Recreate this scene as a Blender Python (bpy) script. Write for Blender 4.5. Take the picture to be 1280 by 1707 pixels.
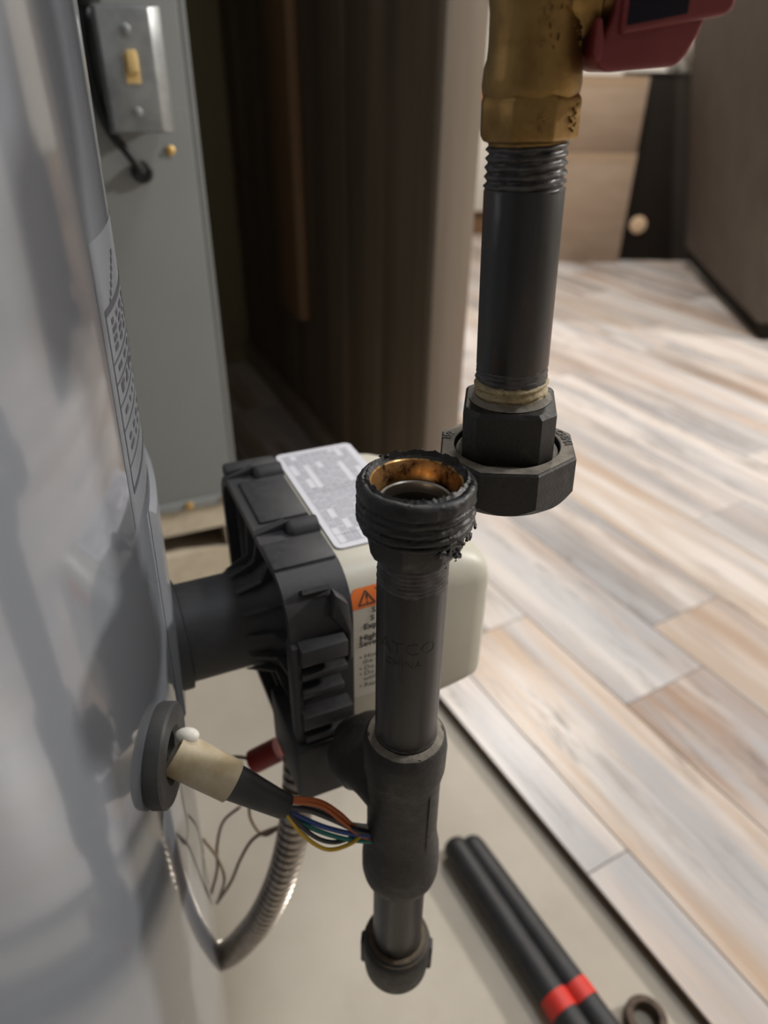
import bpy, bmesh, math, random
from mathutils import Vector, Matrix, noise
random.seed(7)
C = bpy.context.scene.collection
PI = math.pi
for o in list(bpy.data.objects): bpy.data.objects.remove(o)

# ------------------------------------------------------------------ camera, world, lamps and fill, exposure
FPX, PITCH, ROLL, H = 1183.0, math.radians(32), math.radians(0.9), 0.70
FW = Vector((0, math.cos(PITCH), -math.sin(PITCH))); RT = Vector((1, 0, 0)); UP = RT.cross(FW)
cam = bpy.data.cameras.new('camera'); camo = bpy.data.objects.new('camera', cam); C.objects.link(camo)
cam.sensor_fit = 'VERTICAL'; cam.sensor_height = 9.38; cam.sensor_width = 7.03
cam.lens = FPX / 1707 * 9.38
cam.clip_start = 0.01
cam.dof.use_dof = True; cam.dof.focus_distance = 0.268; cam.dof.aperture_fstop = 1.85
r2 = RT * math.cos(ROLL) + UP * math.sin(ROLL); u2 = UP * math.cos(ROLL) - RT * math.sin(ROLL)
camo.matrix_world = Matrix.Translation((0, 0, H)) @ Matrix((r2, u2, -FW)).transposed().to_4x4()
bpy.context.scene.camera = camo
def ray(x, y):
    u, v = x - 640, 853.5 - y
    return FW + (r2 * u + u2 * v) / FPX
def at(x, y, depth): return Vector((0, 0, H)) + ray(x, y) * depth

w = bpy.data.worlds.new('world'); bpy.context.scene.world = w; w.use_nodes = True
w.node_tree.nodes['Background'].inputs[0].default_value = (0.9, 0.92, 1, 1)
w.node_tree.nodes['Background'].inputs[1].default_value = 0.0
vs = bpy.context.scene.view_settings
vs.view_transform = 'Standard'; vs.look = 'None'; vs.gamma = 1; vs.use_curve_mapping = False
vs.exposure = 0.0
LAMPS_AND_FILL = [((3.15, 1.30, 2.10), 88, 0.26, (1, .95, .89)),
         ((0.62, 2.45, 2.36), 42, 0.34, (1, .95, .89)),
         ((0.75, 0.45, 2.36), 13, 0.40, (.86, .93, 1))]  # cool overhead fill, added to brighten the top surfaces

# ------------------------------------------------------------------ helpers
def link(o, parent=None):
    C.objects.link(o)
    if parent: o.parent = parent
    return o
def mesh_obj(name, verts, faces, mat, parent=None, smooth=None, loc=None, rz=0):
    me = bpy.data.meshes.new(name); me.from_pydata([tuple(v) for v in verts], [], faces); me.update()
    return fin(name, me, mat, parent, smooth, loc, rz)
def fin(name, me, mat, parent=None, smooth=None, loc=None, rz=0):
    if mat: me.materials.append(mat)
    if smooth is not None:
        bm = bmesh.new(); bm.from_mesh(me); bmesh.ops.recalc_face_normals(bm, faces=bm.faces)
        for f in bm.faces: f.smooth = True
        for e in bm.edges:
            if len(e.link_faces) == 2 and e.calc_face_angle(0) > math.radians(smooth): e.smooth = False
        bm.to_mesh(me); bm.free()
    o = bpy.data.objects.new(name, me)
    if loc is not None: o.location = loc
    o.rotation_euler = (0, 0, rz)
    return link(o, parent)
def bm_obj(name, bm, mat, parent=None, smooth=40, loc=None, rz=0):
    me = bpy.data.meshes.new(name); bm.to_mesh(me); bm.free()
    return fin(name, me, mat, parent, smooth, loc, rz)
def thing(name, label, cat, loc=(0, 0, 0), rz=0, group=None):
    o = bpy.data.objects.new(name, None); C.objects.link(o); o.empty_display_size = .02
    o.location = loc; o.rotation_euler = (0, 0, rz)
    return tag(o, label, cat, group)
def tag(o, label, cat, group=None):
    o['label'] = label; o['category'] = cat
    if group: o['group'] = group
    return o
def struct(o): o['kind'] = 'structure'; return o
def stuff(o): o['kind'] = 'stuff'; return o
def lab(o, s): o['label'] = s; return o

def add_box(bm, x0, x1, y0, y1, z0, z1, bev=0, seg=2, m=None):
    vs_ = [bm.verts.new(p) for p in ((x0,y0,z0),(x1,y0,z0),(x1,y1,z0),(x0,y1,z0),(x0,y0,z1),(x1,y0,z1),(x1,y1,z1),(x0,y1,z1))]
    fs = [bm.faces.new([vs_[i] for i in q]) for q in ((3,2,1,0),(4,5,6,7),(0,1,5,4),(1,2,6,5),(2,3,7,6),(3,0,4,7))]
    if m is not None:
        for v in vs_: v.co = m @ v.co
    if bev:
        es = list({e for f in fs for e in f.edges})
        bmesh.ops.bevel(bm, geom=es, offset=bev, segments=seg, profile=.5, affect='EDGES')
def box(name, x0, x1, y0, y1, z0, z1, mat, parent=None, bev=0, seg=2, loc=None, rz=0):
    bm = bmesh.new(); add_box(bm, x0, x1, y0, y1, z0, z1, bev, seg)
    return bm_obj(name, bm, mat, parent, 40, loc, rz)
def add_lathe(bm, prof, seg=48, rot=0, m=None, fn=None, cap=True):
    rings = []
    for (r, z) in prof:
        ring = []
        for k in range(seg):
            t = rot + 2 * PI * k / seg
            co = Vector((r * math.cos(t), r * math.sin(t), z))
            if fn: co = fn(co, t, r, z)
            if m is not None: co = m @ co
            ring.append(bm.verts.new(co))
        rings.append(ring)
    for a_, b_ in zip(rings, rings[1:]):
        for k in range(seg):
            bm.faces.new((a_[k], a_[(k+1) % seg], b_[(k+1) % seg], b_[k]))
    if cap:
        if prof[0][0] > 1e-6: bm.faces.new(rings[0][::-1])
        if prof[-1][0] > 1e-6: bm.faces.new(rings[-1])
def lathe(name, prof, mat, parent=None, seg=48, rot=0, smooth=35, m=None, fn=None, cap=True, bev=0):
    bm = bmesh.new(); add_lathe(bm, prof, seg, rot, m, fn, cap)
    bmesh.ops.remove_doubles(bm, verts=bm.verts, dist=1e-6)
    if bev:
        bmesh.ops.recalc_face_normals(bm, faces=bm.faces)
        es = [e for e in bm.edges if len(e.link_faces) == 2 and e.calc_face_angle(0) > math.radians(25)]
        bmesh.ops.bevel(bm, geom=es, offset=bev, segments=2, profile=.6, affect='EDGES')
    return bm_obj(name, bm, mat, parent, smooth)
def catmull(pts, n=8):
    P = [Vector(p) for p in pts]; P = [P[0]*2-P[1]] + P + [P[-1]*2-P[-2]]; out = []
    for i in range(1, len(P)-2):
        for k in range(n):
            t = k / n; a, b, c, d = P[i-1:i+3]
            out.append(.5*((2*b)+(-a+c)*t+(2*a-5*b+4*c-d)*t*t+(-a+3*b-3*c+d)*t**3))
    return out + [P[-2]]
def add_tube(bm, pts, rad, seg=12, cap=True):
    n = None; rings = []; L = 0; prev = None
    for i, p in enumerate(pts):
        d = (pts[min(i+1, len(pts)-1)] - pts[max(i-1, 0)]).normalized()
        if n is None: n = d.orthogonal().normalized()
        n = (n - d * n.dot(d)).normalized(); b = d.cross(n)
        if prev is not None: L += (p - prev).length
        prev = p
        r = rad(L, i) if callable(rad) else rad
        rings.append([bm.verts.new(p + (n*math.cos(2*PI*k/seg) + b*math.sin(2*PI*k/seg)) * r) for k in range(seg)])
    for A_, B_ in zip(rings, rings[1:]):
        for k in range(seg): bm.faces.new((A_[k], A_[(k+1) % seg], B_[(k+1) % seg], B_[k]))
    if cap: bm.faces.new(rings[0][::-1]); bm.faces.new(rings[-1])
def tube(name, pts, rad, mat, parent=None, seg=12, n=8, smooth=50, raw=False):
    bm = bmesh.new(); add_tube(bm, pts if raw else catmull(pts, n), rad, seg)
    return bm_obj(name, bm, mat, parent, smooth)
def prism(name, poly, axis, d0, d1, mat, parent=None, bev=0, seg=2, m=None):
    """poly in the two axes other than `axis`, extruded d0..d1"""
    bm = bmesh.new()
    def co(u, v, d): return {'x': (d, u, v), 'y': (u, d, v), 'z': (u, v, d)}[axis]
    A_ = [bm.verts.new(co(u, v, d0)) for u, v in poly]; B_ = [bm.verts.new(co(u, v, d1)) for u, v in poly]
    n = len(poly); bm.faces.new(A_[::-1]); bm.faces.new(B_)
    for k in range(n): bm.faces.new((A_[k], A_[(k+1) % n], B_[(k+1) % n], B_[k]))
    bmesh.ops.recalc_face_normals(bm, faces=bm.faces)
    if bev: bmesh.ops.bevel(bm, geom=list(bm.edges), offset=bev, segments=seg, profile=.5, affect='EDGES')
    if m is not None:
        for v in bm.verts: v.co = m @ v.co
    return bm_obj(name, bm, mat, parent, 40)
def rrect(x0, x1, y0, y1, r, n=6):
    out = []
    for cx, cy, t0 in ((x1-r, y1-r, 0), (x0+r, y1-r, PI/2), (x0+r, y0+r, PI), (x1-r, y0+r, 1.5*PI)):
        for k in range(n+1):
            t = t0 + PI/2*k/n; out.append((cx+r*math.cos(t), cy+r*math.sin(t)))
    return out
def thread_obj(name, r, z0, z1, pitch, depth, mat, parent, seg=64, sub=6, wear=.00012, cone=0.0, seed=0):
    """helical V thread"""
    n = max(2, int((z1-z0)/pitch*sub)); prof = []
    bm = bmesh.new(); rings = []
    for i in range(n+1):
        ring = []
        for k in range(seg):
            t = 2*PI*k/seg; z = z0 + (z1-z0)*i/n
            ph = ((z-z0)/pitch - k/seg) % 1.0
            tri = abs(ph-.5)*2
            rr = r - depth*(1-tri)*1.0 + cone*(z-z0)
            rr += wear*noise.noise(Vector((math.cos(t)*6, math.sin(t)*6, z*900+seed)))
            ring.append(bm.verts.new((rr*math.cos(t), rr*math.sin(t), z)))
        rings.append(ring)
    for A_, B_ in zip(rings, rings[1:]):
        for k in range(seg): bm.faces.new((A_[k], A_[(k+1) % seg], B_[(k+1) % seg], B_[k]))
    bm.faces.new(rings[0][::-1]); bm.faces.new(rings[-1])
    return bm_obj(name, bm, mat, parent, 60)
def text_mesh(body, size, extrude, align='LEFT', offset=0.0, res=2):
    cu = bpy.data.curves.new('text', 'FONT'); cu.body = body; cu.size = size; cu.extrude = extrude
    cu.align_x = align; cu.resolution_u = res; cu.offset = offset
    o = bpy.data.objects.new('text', cu); C.objects.link(o)
    dg = bpy.context.evaluated_depsgraph_get(); dg.update()
    me = o.evaluated_get(dg).to_mesh()
    V = [v.co.copy() for v in me.vertices]; F = [tuple(p.vertices) for p in me.polygons]
    o.evaluated_get(dg).to_mesh_clear(); bpy.data.objects.remove(o); bpy.data.curves.remove(cu)
    return V, F
class Acc:
    def __init__(s): s.V, s.F = [], []
    def add(s, V, F, fn):
        b = len(s.V); s.V += [fn(v) for v in V]; s.F += [tuple(i+b for i in f) for f in F]
    def quad(s, x0, x1, y0, y1, fn, nx=1, ny=1):
        V = [Vector((x0+(x1-x0)*i/nx, y0+(y1-y0)*j/ny, 0)) for j in range(ny+1) for i in range(nx+1)]
        F = [(j*(nx+1)+i, j*(nx+1)+i+1, (j+1)*(nx+1)+i+1, (j+1)*(nx+1)+i) for j in range(ny) for i in range(nx)]
        s.add(V, F, fn)

# ------------------------------------------------------------------ materials
def srgb(r, g, b): return tuple(((c/255+.055)/1.055)**2.4 if c/255 > .04045 else c/255/12.92 for c in (r, g, b)) + (1,)
def mat(name, c1, c2=None, scale=20, rough=.5, rough2=None, metal=0, bump=0, bscale=None, detail=6, stretch=(1,1,1), coat=0, lo=.35, hi=.65, spec=.5, c3=None, s3=8, lo3=.55, hi3=.7, m3=None, bdist=.001):
    m = bpy.data.materials.new(name); m.use_nodes = True; nt = m.node_tree; N = nt.nodes; Lk = nt.links
    b = N['Principled BSDF']; b.inputs['Metallic'].default_value = metal; b.inputs['Roughness'].default_value = rough
    b.inputs['Base Color'].default_value = c1; b.inputs['Coat Weight'].default_value = coat; b.inputs['Coat Roughness'].default_value = .08
    b.inputs['Specular IOR Level'].default_value = spec
    tc = N.new('ShaderNodeTexCoord'); mp = N.new('ShaderNodeMapping'); mp.inputs['Scale'].default_value = stretch
    Lk.new(tc.outputs['Object'], mp.inputs[0])
    def nz(s, d=detail):
        n = N.new('ShaderNodeTexNoise'); n.inputs['Scale'].default_value = s; n.inputs['Detail'].default_value = d; n.inputs['Roughness'].default_value = .6
        Lk.new(mp.outputs[0], n.inputs['Vector']); return n
    def ramp(src, a, bb, ca, cb):
        r = N.new('ShaderNodeValToRGB'); r.color_ramp.elements[0].position = a; r.color_ramp.elements[1].position = bb
        r.color_ramp.elements[0].color = ca; r.color_ramp.elements[1].color = cb; Lk.new(src, r.inputs[0]); return r
    if c2:
        n = nz(scale); col = ramp(n.outputs[0], lo, hi, c1, c2).outputs[0]
        if c3:
            n3 = nz(s3); k = ramp(n3.outputs[0], lo3, hi3, (0,0,0,1), (1,1,1,1)).outputs[0]
            mx = N.new('ShaderNodeMix'); mx.data_type = 'RGBA'; Lk.new(k, mx.inputs[0]); Lk.new(col, mx.inputs[6]); mx.inputs[7].default_value = c3
            col = mx.outputs[2]
            if m3 is not None:
                mm = N.new('ShaderNodeMapRange'); mm.inputs[3].default_value = metal; mm.inputs[4].default_value = m3; Lk.new(k, mm.inputs[0]); Lk.new(mm.outputs[0], b.inputs['Metallic'])
        Lk.new(col, b.inputs['Base Color'])
        if rough2 is not None:
            mr = N.new('ShaderNodeMapRange'); mr.inputs[1].default_value = lo; mr.inputs[2].default_value = hi; mr.inputs[3].default_value = rough; mr.inputs[4].default_value = rough2
            Lk.new(n.outputs[0], mr.inputs[0]); Lk.new(mr.outputs[0], b.inputs['Roughness'])
    if bump:
        nb = nz(bscale or scale*3); bp = N.new('ShaderNodeBump'); bp.inputs['Strength'].default_value = bump; bp.inputs['Distance'].default_value = bdist
        Lk.new(nb.outputs[0], bp.inputs['Height']); Lk.new(bp.outputs[0], b.inputs['Normal'])
    return m
M = {}
M['heater'] = mat('heater_paint', srgb(119,124,132), srgb(125,129,136), 4, rough=.11, coat=.8, bump=.05, bscale=9, bdist=.004, detail=2)
M['heater_base'] = mat('heater_foot', srgb(25,25,26), rough=.6)
M['sticker'] = mat('clear_sticker', srgb(136,140,147), rough=.2)
M['ink'] = mat('black_ink', srgb(66,69,76), rough=.5)
M['inkgrey'] = mat('grey_ink', srgb(176,177,187), srgb(190,190,198), 400, rough=.5)
M['inktext'] = mat('label_ink', srgb(66,62,58), rough=.5)
M['rubber'] = mat('grey_rubber', srgb(62,62,63), srgb(78,78,79), 60, rough=.6, bump=.15, bscale=300)
M['sleeve'] = mat('beige_silicone', srgb(196,186,166), srgb(170,154,122), 60, rough=.38, bump=.3, bscale=80)
M['shrink'] = mat('heat_shrink', srgb(42,44,48), srgb(58,60,64), 50, rough=.45, bump=.2, bscale=200)
for k, c in dict(wire_blue=(52,80,150), wire_teal=(44,128,122), wire_orange=(176,92,44), wire_yellow=(200,164,40), wire_dark=(40,44,56), wire_white=(190,188,186), wire_tan=(128,110,92)).items():
    M[k] = mat(k, srgb(*c), rough=.4)
M['red'] = mat('red_plastic', srgb(146,44,38), rough=.45)
M['iron'] = mat('black_malleable_iron', srgb(27,26,25), srgb(41,39,36), 260, rough=.42, rough2=.6, bump=.55, bscale=900, c3=srgb(70,65,58), s3=150, lo3=.6, hi3=.8, bdist=.0005)
M['irondust'] = mat('dusty_iron', srgb(84,79,72), srgb(128,121,109), 130, rough=.75, bump=.5, bscale=1000, bdist=.0004, lo=.3, hi=.6)
M['pipe'] = mat('black_steel_pipe', srgb(27,26,27), srgb(46,43,42), 90, rough=.26, rough2=.42, stretch=(1.6,1.6,.05), bump=.3, bscale=160, c3=srgb(78,75,73), s3=120, lo3=.60, hi3=.76, spec=.55, bdist=.0003)
M['piperust'] = mat('rusty_steel_pipe', srgb(25,26,28), srgb(37,35,34), 60, rough=.32, rough2=.48, stretch=(1.4,1.4,.25), bump=.25, bscale=150, c3=srgb(82,52,36), s3=55, lo3=.55, hi3=.75, spec=.6, bdist=.0003)
M['threads'] = mat('worn_threads', srgb(58,57,58), srgb(88,86,86), 200, rough=.3, rough2=.5, metal=.4, c3=srgb(60,40,28), s3=150, lo3=.6, hi3=.75)
M['dope'] = mat('beige_thread_sealant', srgb(176,160,122), srgb(136,120,88), 260, rough=.6, bump=.5, bscale=700, c3=srgb(72,60,48), s3=420, lo3=.62, hi3=.68, bdist=.0005)
M['blackdope'] = mat('black_pipe_dope', srgb(12,12,14), srgb(27,27,30), 220, rough=.26, rough2=.55, bump=.6, bscale=700, spec=.55, bdist=.0005)
M['brass'] = mat('brass', srgb(158,128,78), srgb(126,98,56), 70, rough=.36, rough2=.5, metal=.85, bump=.35, bscale=420, bdist=.0006)
M['seat'] = mat('brass_seat', srgb(214,172,112), srgb(150,106,64), 160, rough=.25, rough2=.45, metal=.9, c3=srgb(60,44,34), s3=150, lo3=.52, hi3=.64)
M['bore'] = mat('dark_bore', srgb(34,32,31), rough=.5)
M['stamp'] = mat('stamped_steel', srgb(24,23,23), srgb(36,34,33), 300, rough=.5)
M['steelring'] = mat('grey_seat_ring', srgb(150,146,140), rough=.3, metal=.8)
M['redhandle'] = mat('red_handle_vinyl', srgb(120,44,46), srgb(130,50,52), 80, rough=.42, bump=.1, bscale=300)
M['navy'] = mat('navy_handle_face', srgb(30,26,38), rough=.7, spec=.2)
M['blackplastic'] = mat('black_moulded_plastic', srgb(48,48,51), srgb(58,58,61), 300, rough=.5, rough2=.6, bump=.3, bscale=1500, bdist=.0003)
M['cream'] = mat('cream_powder_coat', srgb(198,194,180), srgb(190,186,172), 30, rough=.42, bump=.05, bscale=800, bdist=.0003)
M['labelwhite'] = mat('rating_label_white', srgb(222,222,230), rough=.4)
M['warnwhite'] = mat('warning_label_white', srgb(214,210,200), rough=.4)
M['orange'] = mat('warning_orange', srgb(232,120,52), rough=.4)
M['conduit'] = mat('flexible_conduit_metal', srgb(176,168,160), srgb(150,142,134), 80, rough=.24, metal=.8)
M['metal'] = mat('galvanised_steel', srgb(168,172,172), srgb(140,144,146), 40, rough=.38, metal=.7)
M['furnace'] = mat('furnace_grey_enamel', srgb(134,137,136), srgb(129,132,131), 5, rough=.38)
M['brassy'] = mat('brassy_screw', srgb(206,170,104), rough=.4, metal=.5)
M['ivory'] = mat('ivory_toggle', srgb(222,192,130), rough=.4)
M['blackrubber'] = mat('black_rubber', srgb(34,34,36), srgb(46,46,48), 60, rough=.5)
M['block'] = mat('beige_block', srgb(226,212,188), srgb(206,192,168), 30, rough=.85, bump=.4, bscale=200)
M['plinth'] = mat('pale_concrete', srgb(205,198,184), srgb(190,182,168), 12, rough=.85, bump=.2, bscale=150)
M['concrete'] = mat('concrete_floor', srgb(178,170,156), srgb(192,184,171), 5, rough=.62, rough2=.7, bump=.15, bscale=60, c3=srgb(160,151,138), s3=3, lo3=.5, hi3=.72, bdist=.002)
M['darkwood'] = mat('dark_wood_board', srgb(98,86,72), srgb(120,105,88), 9, rough=.6, stretch=(4,4,.25), bump=.2, bscale=60)
M['trimwood'] = mat('pale_wood_trim', srgb(146,134,120), srgb(136,122,107), 8, rough=.5, stretch=(4,4,.3))
M['lit_strip'] = mat('lit_wood_strip', srgb(150,118,88), srgb(132,102,74), 10, rough=.6, stretch=(5,5,.2))
M['alcove'] = mat('olive_wall_paint', srgb(150,142,112), srgb(144,136,106), 3, rough=.7)
M['wall'] = mat('white_wall_paint', srgb(222,218,210), srgb(216,212,204), 3, rough=.8)
M['greywall'] = mat('grey_wall_paint', srgb(150,150,154), srgb(144,144,148), 3, rough=.8)
M['skirting'] = mat('brown_skirting', srgb(138,104,74), srgb(120,90,62), 6, rough=.5)
M['card'] = mat('brown_cardboard', srgb(178,156,135), srgb(168,146,125), 6, rough=.8, stretch=(1,1,3))
M['tape'] = mat('packing_tape', srgb(186,160,132), rough=.4)
M['black'] = mat('dark_brown_cabinet', srgb(38,33,27), srgb(32,28,24), 4, rough=.85, spec=.2)
M['pale'] = mat('pale_disc', srgb(236,206,172), rough=.4)
M['taupe'] = mat('taupe_fabric', srgb(102,93,85), srgb(92,84,77), 8, rough=.9, bump=.2, bscale=300)
M['bag'] = mat('white_plastic_bag', srgb(225,222,214), rough=.45)
M['whitecab'] = mat('white_cabinet_paint', srgb(232,228,218), rough=.5)
M['tote'] = mat('grey_tote', srgb(132,134,138), rough=.5)
M['orangecan'] = mat('orange_canister', srgb(226,120,58), rough=.4)
M['rust'] = mat('rusty_ring', srgb(92,74,58), srgb(60,48,40), 200, rough=.6, metal=.3, bump=.5, bscale=500)
M['rustcap'] = mat('rust_stained_sealant', srgb(96,80,56), srgb(60,52,42), 200, rough=.7, bump=.5, bscale=500)
M['redband'] = mat('red_band', srgb(206,52,42), rough=.45)
M['shaded_core'] = mat('laminate_core_shaded', srgb(92,74,56), srgb(78,62,48), 40, rough=.8)  # brown board core, coloured darker for the shade on the plank edges
# laminate: base tone per plank comes from the object's own colour
def laminate():
    m = bpy.data.materials.new('distressed_laminate'); m.use_nodes = True; nt = m.node_tree; N = nt.nodes; L = nt.links
    b = N['Principled BSDF']; b.inputs['Roughness'].default_value = .34; b.inputs['Specular IOR Level'].default_value = .5
    oi = N.new('ShaderNodeObjectInfo'); tc = N.new('ShaderNodeTexCoord')
    mul = N.new('ShaderNodeMath'); mul.operation = 'MULTIPLY'; mul.inputs[1].default_value = 37.0; L.new(oi.outputs['Random'], mul.inputs[0])
    cx = N.new('ShaderNodeCombineXYZ'); L.new(mul.outputs[0], cx.inputs[0]); L.new(mul.outputs[0], cx.inputs[1])
    ad = N.new('ShaderNodeVectorMath'); ad.operation = 'ADD'; L.new(tc.outputs['Object'], ad.inputs[0]); L.new(cx.outputs[0], ad.inputs[1])
    def nz(sc, st, det, rough=.6, dist=0):
        mp = N.new('ShaderNodeMapping'); mp.inputs['Scale'].default_value = st; L.new(ad.outputs[0], mp.inputs[0])
        n = N.new('ShaderNodeTexNoise'); n.inputs['Scale'].default_value = sc; n.inputs['Detail'].default_value = det; n.inputs['Roughness'].default_value = rough; n.inputs['Distortion'].default_value = dist
        L.new(mp.outputs[0], n.inputs['Vector']); return n.outputs[0]
    def ramp(src, els):
        r = N.new('ShaderNodeValToRGB'); e = r.color_ramp.elements
        e[0].position, e[0].color = els[0]; e[1].position, e[1].color = els[1]
        for p_, c_ in els[2:]: q = e.new(p_); q.color = c_
        L.new(src, r.inputs[0]); return r.outputs[0]
    def mix(f, a_, b_, mode='MIX'):
        x = N.new('ShaderNodeMix'); x.data_type = 'RGBA'; x.blend_type = mode
        for s_, v in ((0, f), (6, a_), (7, b_)):
            if isinstance(v, (int, float, tuple)): x.inputs[s_].default_value = v
            else: L.new(v, x.inputs[s_])
        return x.outputs[2]
    k1 = ramp(nz(1, (20, 1.6, 1), 5), [(.42, (0,0,0,1)), (.62, (1,1,1,1))])
    col = mix(k1, oi.outputs['Color'], srgb(212,204,198))                      # whitewashed streaks
    k2 = ramp(nz(1, (9, 1.1, 1), 4, .5), [(.5, (0,0,0,1)), (.68, (1,1,1,1))])
    k2m = N.new('ShaderNodeMath'); k2m.operation = 'MULTIPLY'; k2m.inputs[1].default_value = .65; L.new(k2, k2m.inputs[0]); k2 = k2m.outputs[0]
    col = mix(k2, col, srgb(168,140,118))
    k4 = ramp(nz(1, (14, 1.3, 1), 5, .6), [(.5, (0,0,0,1)), (.64, (.85,.85,.85,1))])
    col = mix(k4, col, srgb(168,167,170))                                     # warm brown wash
    k3 = ramp(nz(1, (70, 7, 1), 8, .75, .6), [(.50, (0,0,0,1)), (.66, (.9,.9,.9,1))])
    k3b = ramp(nz(1, (8, 2, 1), 3), [(.45, (0,0,0,1)), (.6, (1,1,1,1))])
    kk = N.new('ShaderNodeMath'); kk.operation = 'MULTIPLY'; L.new(k3, kk.inputs[0]); L.new(k3b, kk.inputs[1])
    col = mix(kk.outputs[0], col, srgb(104,90,80))                            # dark weathered grain
    L.new(col, b.inputs['Base Color'])
    bp = N.new('ShaderNodeBump'); bp.inputs['Strength'].default_value = .15; bp.inputs['Distance'].default_value = .001
    L.new(nz(1, (60, 6, 1), 6), bp.inputs['Height']); L.new(bp.outputs[0], b.inputs['Normal'])
    return m
M['laminate'] = laminate()
def emit(name, col, s):
    m = bpy.data.materials.new(name); m.use_nodes = True; b = m.node_tree.nodes['Principled BSDF']
    b.inputs['Emission Color'].default_value = col; b.inputs['Emission Strength'].default_value = s; return m

# ------------------------------------------------------------------ room shell
X0, X1, Y0, Y1, ZC = -2.2, 4.0, -2.0, 4.05, 2.45
floor = struct(box('floor', X0-.1, X1+.1, Y0-.1, Y1+.1, -.1, 0, M['concrete']))
struct(box('ceiling', X0-.1, X1+.1, Y0-.1, Y1+.1, ZC, ZC+.1, M['wall']))
struct(box('wall_back', X0, X1, Y1, Y1+.1, 0, ZC, M['wall']))
struct(box('wall_front', X0, X1, Y0-.1, Y0, 0, ZC, M['greywall']))
struct(box('wall_right', X1, X1+.1, Y0, Y1, 0, ZC, M['wall']))
struct(box('wall_left', X0-.1, X0, Y0, Y1, 0, ZC, M['greywall']))
AZ = math.radians(24.4)                                    # the small utility corner is turned by this much
def room(name, a0, a1, p0, p1, z0, z1, mat_, parent=None, bev=0, seg=2): return box(name, a0, a1, p0, p1, z0, z1, mat_, parent, bev, seg, rz=0 if parent else AZ)
# partition of vertical boards with a pale end board, seen past the furnace
part = struct(room('wall_center', .447, .479, .835, 1.88, 0, ZC, M['darkwood']))
edges = [.835, .985, 1.135, 1.285, 1.435, 1.585, 1.735, 1.88]
for i in range(7):
    room('panel_board', .4375+.0012*(i % 2), .4475, edges[i]+.0015, edges[i+1]-.0015, .07, ZC, M['darkwood'], part, bev=.0015)
room('end_trim', .435, .489, .818, .835, 0, ZC, M['trimwood'], part, bev=.002)
room('lit_strip', .418, .437, 1.335, 1.47, .275, ZC, M['lit_strip'], part, bev=.002)  # paler raised strip standing in for a patch of light on the boards
room('baseboard_strip', .425, .4475, .84, 1.88, 0, .07, M['trimwood'], part, bev=.002)
wl = struct(room('wall_alcove', -1.6, .447, 1.88, 1.95, 0, ZC, M['alcove']))
struct(room('baseboard_alcove', -1.6, .425, 1.866, 1.88, 0, .05, M['alcove']))

# ------------------------------------------------------------------ laminate planks (children of the floor)
LA = math.radians(29.7); PER = .208*H; PT = .014; GAP = .0007
TONES = [srgb(186,180,176), srgb(208,200,193), srgb(166,164,165), srgb(190,172,156), srgb(172,150,134), srgb(146,134,125), srgb(214,208,204), srgb(180,164,150), srgb(152,148,147)]
def plank_mesh(wd, ln):
    bm = bmesh.new(); add_box(bm, 0, wd-GAP, 0, ln-GAP, .0012, PT)
    es = [e for e in bm.edges if all(v.co.z > PT-.0001 for v in e.verts)]
    for f in bm.faces: f.material_index = 0 if f.normal.z > .5 or f.calc_center_median().z > PT-.001 else 1
    bm.normal_update()
    for f in bm.faces: f.material_index = 0 if f.normal.z > .5 else 1
    bmesh.ops.bevel(bm, geom=es, offset=.0008, segments=1, affect='EDGES')
    me = bpy.data.meshes.new('plank'); bm.to_mesh(me); bm.free(); me.materials.append(M['laminate']); me.materials.append(M['shaded_core']); return me
PL = .90
full, cut = plank_mesh(PER, PL), plank_mesh(.635*H-.555*H, PL)
d_n = Vector((math.cos(LA), math.sin(LA), 0)); d_l = Vector((-math.sin(LA), math.cos(LA), 0))   # across, along (away)
rng = random.Random(3)
fixed = {0: (.366*H, [srgb(172,170,172), srgb(206,194,186)]), 1: (.86*H-PL, [srgb(186,160,136), srgb(198,190,184)]), 2: (.575*H, [srgb(160,136,120), srgb(192,190,190)])}
for r in range(0, 22):
    per = .555*H if r == 0 else .635*H + (r-1)*PER
    off, tones = fixed.get(r, (rng.uniform(0, PL), []))
    k0 = -3
    for k in range(k0, 7):
        s = off + k*PL
        p0 = d_n*per + d_l*s; mid = p0 + d_l*PL/2
        if s+PL < -.45: continue
        e = p0 + d_l*PL
        if max(p0.x, e.x) > X1-.16 or p0.y+.08 > Y1-.12: continue
        if per < .75 and e.y > 3.4: continue
        o = bpy.data.objects.new('plank', cut if r == 0 else full)
        o.location = p0; o.rotation_euler = (0, 0, LA)
        if e.y+.08 > Y1-.01: o.scale.y = (Y1-.01-.08-p0.y)/(e.y-p0.y)
        idx = k+1 if r in (0, 2) else k
        if r in fixed and 0 <= idx < 2: c = fixed[r][1][idx]
        else: c = rng.choice(TONES)
        o.color = c; link(o, floor)

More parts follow.
